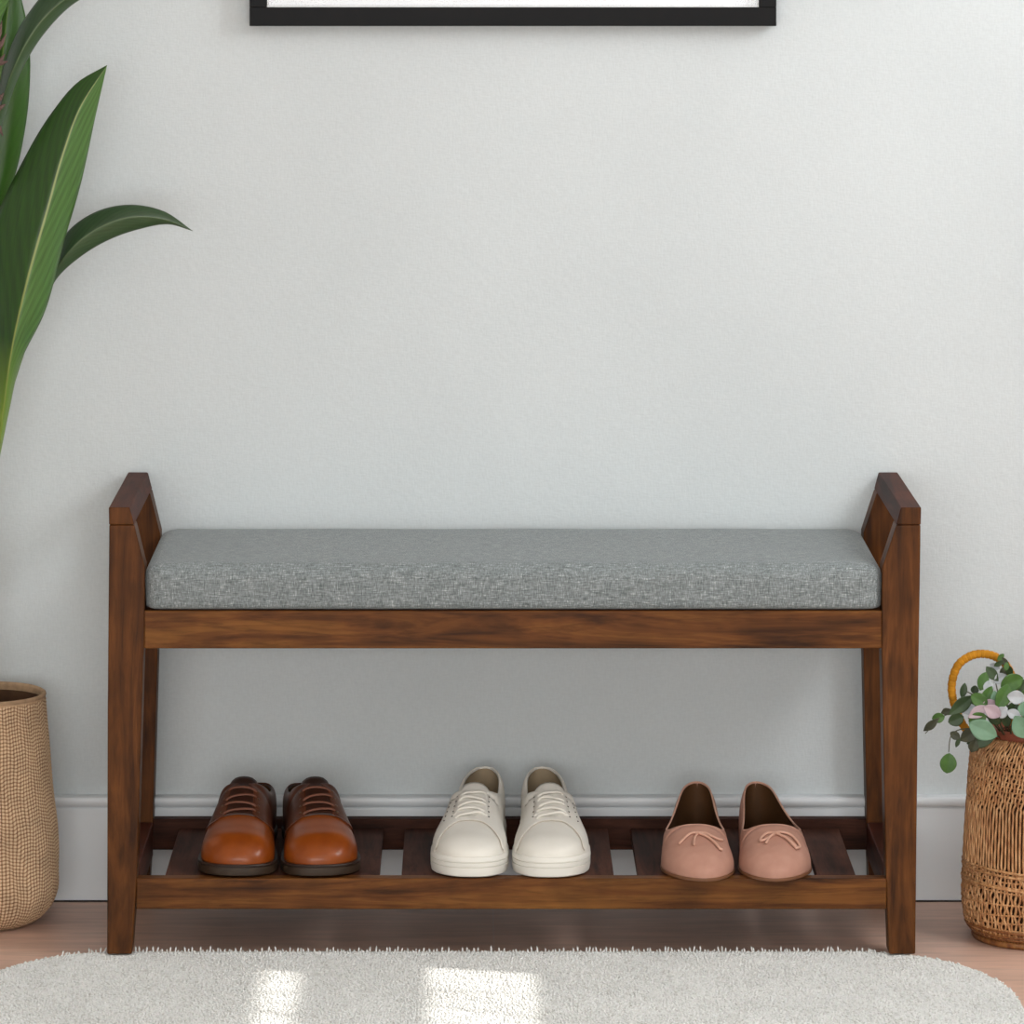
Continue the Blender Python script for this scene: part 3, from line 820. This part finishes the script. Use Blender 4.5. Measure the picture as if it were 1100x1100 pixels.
Fp = np.stack([ii * NU + jj, ii * NU + j2, (ii + 1) * NU + j2, (ii + 1) * NU + jj], -1).reshape(-1, 4)
def np_mesh(name, V, F, m, parent, attr=None):
    me = bpy.data.meshes.new(name)
    me.vertices.add(len(V)); me.vertices.foreach_set('co', V.astype(np.float32).ravel())
    me.loops.add(F.size); me.loops.foreach_set('vertex_index', F.astype(np.int32).ravel())
    me.polygons.add(len(F)); me.polygons.foreach_set('loop_start', (np.arange(len(F)) * 4).astype(np.int32))
    me.polygons.foreach_set('loop_total', np.full(len(F), 4, np.int32))
    me.polygons.foreach_set('use_smooth', np.ones(len(F), bool))
    me.materials.append(m); me.update(calc_edges=True)
    if attr is not None:
        a = me.attributes.new('weave', 'FLOAT', 'POINT'); a.data.foreach_set('value', attr.astype(np.float32).ravel())
    o = bpy.data.objects.new(name, me); col.objects.link(o); o.parent = parent
    return o
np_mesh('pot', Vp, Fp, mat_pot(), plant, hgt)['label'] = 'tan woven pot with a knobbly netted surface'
def lathe(name, prof, m, parent, n=72, smooth=True):
    V = [(r * math.cos(2 * math.pi * k / n), r * math.sin(2 * math.pi * k / n), z) for r, z in prof for k in range(n)]
    F = [(i * n + k, i * n + (k + 1) % n, (i + 1) * n + (k + 1) % n, (i + 1) * n + k) for i in range(len(prof) - 1) for k in range(n)]
    return obj(name, V, F, m, parent, smooth=smooth)
m_rim = simple('brown_bound_rim', 'b89878', .8, .2, 300, .5, var=80)
m_potin = simple('dark_pot_inside', '5e4431', .85, .2, 120, .5, var=50)
lathe('rim', [(.0828, .3165), (.0842, .319), (.0836, .3215), (.0815, .3228), (.0793, .3218), (.0785, .319), (.0785, .312)], m_rim, plant)
lathe('pot_lining', [(.0786, .318), (.079, .30), (.083, .25), (.090, .16), (.092, .08), (.05, .012), (0.0001, .010)], m_potin, plant)
lathe('soil', [(.0845, .215), (.05, .222), (.0001, .224)], simple('dark_soil', '2c2018', .95, .1, 200, .6, var=90), plant)

# ------------------------------------------------------------------ wicker basket
bc = P(1113, 0, .135)
bas = empty('wicker_basket', (bc.x, .135, 0), label='brown wicker basket with a yellow wrapped loop handle at the right edge', category='basket')
bz_ = [0.0, .010, .02, .04, .107, .183, .24, .259, .272, .281]
br_ = [.084, .087, .0945, .0990, .0990, .0947, .0905, .088, .079, .068]
bf = spline(bz_, br_)
def mat_cane(name, a, b_, c_):
    t = NT(name); v = t.coord((1, 1, .35)); n = t.noise(v, 190, 3); n2 = t.noise(t.coord(), 18, 2)
    r = t.ramp(n, [(.3, a), (.5, b_), (.72, c_)])
    m = t.mix((r, 0), (t.ramp(n2, [(.3, .8), (.7, 1.12)]), 0), 1.0, 'MULTIPLY')
    return t.done(m, .45, t.bump(n, .2, .0005), .45, cout=2)
m_cane = mat_cane('honey_cane', '98633c', 'c08c5c', 'dcae7e')
m_cane2 = mat_cane('reddish_cane', '6f4023', '8f5a31', 'a97743')
m_core = simple('dark_basket_core', '3c2414', .8, .2, 200, .4, var=60)
NS = 118
b = MB()
for k in range(NS):
    a0 = 2 * math.pi * k / NS; pts = []; rs_ = []
    for q in range(61):
        z = .010 + .270 * q / 60
        tw = 0
        if z > .19: tw = .9 * (z - .19) / .09 * .2 + .010 * math.sin(z * 420 + k * 2.2)
        elif z < .11: tw = .012 * math.sin(z * 300 + k * 1.9)
        a = a0 + tw + .004 * math.sin(k * 7.1 + z * 50)
        rad = bf(z) + .0006 * math.sin(k * 3.3 + z * 200) + (.0010 * math.sin(z * 2 * math.pi / .012 + k * math.pi) if (z > .19 or z < .11) else .0004)
        pts.append((rad * math.cos(a), rad * math.sin(a), z)); rs_.append(.0019 * (bf(z) / .099) ** .7)
    b.tube(pts, rs_, 5, up=None)
b.build('stake', m_cane, bas, smooth=True)['kind'] = 'stuff'
b = MB()
def ring(z, th, amp, ph, out=.0, n=NS * 2, squash=1.0):
    pts = []
    for k in range(n + 1):
        a = 2 * math.pi * k / n
        zz_ = z + .0030 * math.sin(a * 2 + ph) * (1 if z > .02 else 0)
        r = bf(zz_) + out + amp * (1 if k % 2 else -1)
        pts.append((r * math.cos(a), r * math.sin(a), zz_))
    b.tube(pts, th, 5, squash, cap=False, up=(0, 0, 1))
for z in (.030, .039, .048, .060, .078, .088, .096, .104): ring(z, .0014, .0012, z * 90, .0006)
for z in (.083, .100, .106): ring(z, .0021, .0004, .7, .0016)
for z in [.198 + .0075 * q for q in range(10)]: ring(z, .0010, .0016, z * 60, -.0002)
b.build('weft', m_cane, bas, smooth=True)
b = MB()
for z in (.0225, .0180, .0135): ring(z, .0030, .0004, 0, .0004)
b.build('border', m_cane2, bas, smooth=True)
lathe('foot_ring', [(.078, .0005), (.0875, .0005), (.0895, .004), (.0885, .0085), (.084, .010), (.078, .010)], m_cane2, bas)
lathe('core', [(.080, .002), (.090, .02), (.0952, .04), (.0952, .107), (.0912, .183), (.0868, .24), (.084, .259), (.075, .272), (.064, .281),
               (.055, .282), (.060, .27), (.08, .25), (.088, .18), (.09, .05), (.0001, .03)], m_core, bas)
lathe('rim', [(.069, .279), (.0715, .283), (.0705, .289), (.066, .2925), (.060, .291), (.056, .286), (.056, .278)], simple('reddish_brown_rim', '8a4a35', .6, .3, 150, .4, var=40), bas)
# loop handle with wrapped yellow raffia
hp = [(1052, 800, .09), (1034, 778, .085), (1025, 756, .08), (1022.5, 735, .08), (1029, 715, .08), (1043, 704.5, .08), (1058, 702.5, .08), (1072, 707, .08), (1083, 718, .08), (1090, 738, .085), (1091, 765, .09), (1088, 800, .095)]
w = pts_loc(hp, bas); d = list(range(len(w))); fs = [spline(d, [p[c] for p in w]) for c in range(3)]
b = MB(); nh = 260; hpts = [Vector([f(q * (len(w) - 1) / nh) for f in fs]) for q in range(nh + 1)]
b.tube(hpts, [.0052 + .0007 * abs(math.sin(q * .42)) + .0003 * math.sin(q * 1.9) for q in range(nh + 1)], 12)
b.build('handle', simple('mustard_raffia_wrap', 'c4851c', .75, .25, 260, .5, var=90), bas, smooth=True, label='yellow raffia wrapped loop handle')

# ------------------------------------------------------------------ eucalyptus
euc = empty('eucalyptus_bouquet', (bc.x - .02, .11, .29), label='loose bunch of round green eucalyptus leaves spilling from the wicker basket', category='foliage')
def rleaf_mat(name, a, b_, rough=.5):
    t = NT(name); v = t.coord(); n = t.noise(v, 60, 3); r = t.ramp(n, [(.3, a), (.7, b_)])
    return t.done(r, rough, None, .4)
MG = [rleaf_mat('leaf_mid_green', '35571f', '4c7030'), rleaf_mat('leaf_dark_green', '26381c', '3a4f2b'), rleaf_mat('leaf_sage_green', '64866a', '7a9c80'),
      rleaf_mat('leaf_pale_grey', 'a5abae', 'bfc3c6'), rleaf_mat('leaf_blush', 'a58f99', 'bca8ae'), rleaf_mat('leaf_olive_dark', '2d2f20', '474a33')]
def rleaf(px, py, y, ln, wd, ang, tilt, mi, par, sharp=.0, roll=0):
    """ln, wd in px; ang = direction the tip points in the picture (deg, 0 right, 90 up)"""
    ln, wd = ln / 781, wd / 781; n, k = 12, 5
    M = Matrix.Rotation(R(ang), 3, 'Y').inverted() @ Matrix.Rotation(R(roll), 3, 'X')
    c = P(px, py, y) - Vector(euc.location); V = []
    for i in range(n + 1):
        u = i / n; h = wd / 2 * (math.sin(math.pi * u ** (1 + .25 * sharp)) ** (.62 + .45 * sharp) if 0 < u < 1 else .001)
        for j in range(2 * k + 1):
            q = j / k - 1
            p = Vector(((u - .5) * ln, tilt * (u - .5) * ln + .22 * abs(q) * h * -1 + .15 * ln * (u - .5) ** 2, q * h))
            V.append(M @ p + c)
    m = 2 * k + 1
    F = [(i * m + j, (i + 1) * m + j, (i + 1) * m + j + 1, i * m + j + 1) for i in range(n) for j in range(2 * k)]
    o = obj('leaf', V, F, MG[mi], par, smooth=True)
    s_ = o.modifiers.new('t', 'SOLIDIFY'); s_.thickness = .0005; s_.offset = 0
    return o
m_estem = simple('brown_green_twig', '4a4a34', .6, .3)
def sprig(pts, leaves):
    w = pts_loc(pts, euc); d = list(range(len(w))); fs = [spline(d, [p[c] for p in w]) for c in range(3)]
    b = MB(); nn = 8 * (len(w) - 1)
    b.tube([Vector([f(q / 8) for f in fs]) for q in range(nn + 1)], [.0013 - .0007 * q / nn for q in range(nn + 1)], 6)
    o = b.build('stem', m_estem, euc, smooth=True)
    for L in leaves: rleaf(*L[:8], o, *L[8:])
base = (1085, 800, .12)
sprig([base, (1060, 770, .07), (1035, 765, .06), (1012, 770, .055), (994, 788, .05)],
      [(1001, 778, .05, 24, 9, 222, .2, 5, 1.0), (1008, 771, .052, 14, 11, 190, .1, 0), (1032, 758, .05, 34, 15, 35, .2, 1, .6), (1027, 773, .05, 18, 14, 200, 0, 1), (1017, 764, .055, 13, 8, 200, .2, 5, 1)])
sprig([base, (1060, 785, .06), (1035, 783, .05), (1022, 790, .045), (1019, 808, .045)],
      [(1018.5, 820, .045, 22, 18, 262, 0, 0), (1042, 789, .045, 26, 15, 215, .2, 5, 1), (1055, 795, .05, 34, 16, 195, .1, 1, .7), (1026, 790, .045, 12, 9, 150, .2, 5), (1046, 801, .05, 16, 12, 250, .1, 5, 1), (1029, 797, .046, 13, 5, 250, .1, 1, .5)])
sprig([base, (1068, 775, .05), (1050, 768, .04), (1040, 772, .04)],
      [(1056, 784, .03, 33, 22, 155, .1, 2, .2), (1050, 772, .035, 20, 14, 200, .2, 0), (1052, 752, .04, 20, 15, 150, .2, 0), (1050, 765, .035, 24, 13, 30, .1, 4, .5), (1066, 764, .03, 22, 15, 330, .1, 4, .4)])
sprig([base, (1065, 760, .07), (1048, 748, .07), (1037, 742, .07)],
      [(1035, 742, .07, 17, 8, 78, .1, 1, .2), (1047, 757, .06, 26, 10, 40, .1, 1, .7), (1060, 748, .055, 24, 12, 60, .2, 0, .5), (1041, 762, .055, 15, 11, 30, .2, 3, .3), (1047, 741, .07, 9, 9, 80, .3, 1)])
sprig([base, (1075, 760, .07), (1070, 735, .075), (1066, 722, .08)],
      [(1066, 724, .07, 20, 11, 130, .2, 1, .5), (1074, 729, .07, 16, 12, 30, .2, 3, .4), (1056, 732, .065, 20, 13, 70, .3, 0, .2), (1062, 738, .06, 14, 12, 80, .2, 3), (1069, 716, .08, 12, 8, 160, .3, 3, .6), (1078, 722, .075, 14, 9, 60, .3, 5, .6)])
sprig([base, (1082, 755, .05), (1086, 735, .05), (1092, 728, .05)],
      [(1087, 733, .045, 26, 19, 20, .1, 0), (1078, 748, .04, 28, 17, 60, .2, 0), (1092, 749, .035, 20, 15, 175, .1, 3, .2), (1099, 737, .05, 16, 12, 60, .2, 1), (1070, 752, .045, 20, 12, 100, .1, 2, .4), (1088, 762, .045, 18, 14, 240, .1, 1)])
sprig([base, (1088, 775, .04), (1098, 775, .03)],
      [(1089, 767, .028, 15, 11, 160, .1, 3), (1097, 781, .02, 28, 21, 300, .1, 2, .2), (1100, 762, .03, 16, 14, 90, .1, 2), (1108, 770, .04, 22, 17, 20, .2, 0), (1112, 752, .05, 20, 17, 70, .2, 1), (1104, 745, .05, 17, 12, 10, .2, 0)])
sprig([base, (1075, 780, .06), (1078, 765, .05)],
      [(1076, 765, .035, 16, 13, 220, .2, 3, .3), (1068, 772, .036, 18, 12, 320, .2, 1), (1062, 757, .04, 18, 12, 15, .1, 4, .4), (1081, 774, .05, 14, 11, 280, .2, 1), (1118, 790, .06, 24, 18, 330, .2, 0), (1124, 770, .08, 22, 17, 10, .2, 1), (1110, 735, .08, 20, 16, 60, .1, 0)])
sprig([base, (1092, 745, .09), (1088, 722, .085), (1076, 708, .078)],
      [(1079, 711, .066, 14, 7, 140, .3, 5, .4), (1075, 706, .068, 10, 6, 40, .3, 0, .4), (1084, 720, .068, 15, 8, 290, .3, 1, .4), (1073, 713, .066, 12, 6, 210, .3, 1, .6), (1081, 716, .06, 9, 6, 80, .3, 0)])

# ------------------------------------------------------------------ light
def area(name, loc, size, sy, power, target, color=(1, 1, 1)):
    l = bpy.data.lights.new(name, 'AREA'); l.shape = 'RECTANGLE'; l.size = size; l.size_y = sy; l.energy = power; l.color = color
    o = bpy.data.objects.new(name, l); col.objects.link(o); o.location = loc
    o.rotation_euler = (Vector(target) - Vector(loc)).to_track_quat('-Z', 'Y').to_euler(); return o
area('window_daylight', (XR - .05, -.80, 1.90), 1.1, 1.0, 43, (XR - 1.5, -.30, 1.35), (.96, .98, 1))
area('front_window_daylight', (-.2, YF + .1, 1.05), 3.6, 1.9, 150, (-.1, 0, .4), (.94, .98, 1))  # fill lamp added behind the camera, no opening in the front wall
area('ceiling_daylight', (.5, -2.4, ZC - .05), 2.2, 1.6, 14, (.3, -.6, .2), (.98, 1, 1))  # soft overhead fill added to lift the upward-facing surfaces
sl = bpy.data.lights.new('sun', 'SUN'); sl.energy = 4.0; sl.angle = R(.4); sl.color = (1, .96, .9)
so = bpy.data.objects.new('sun', sl); col.objects.link(so); so.location = (3, -1, 3)
so.rotation_euler = SUN.to_track_quat('-Z', 'Y').to_euler()
w_ = bpy.data.worlds.new('world'); bpy.context.scene.world = w_; w_.use_nodes = True
w_.node_tree.nodes['Background'].inputs[0].default_value = (.75, .85, 1, 1); w_.node_tree.nodes['Background'].inputs[1].default_value = .6
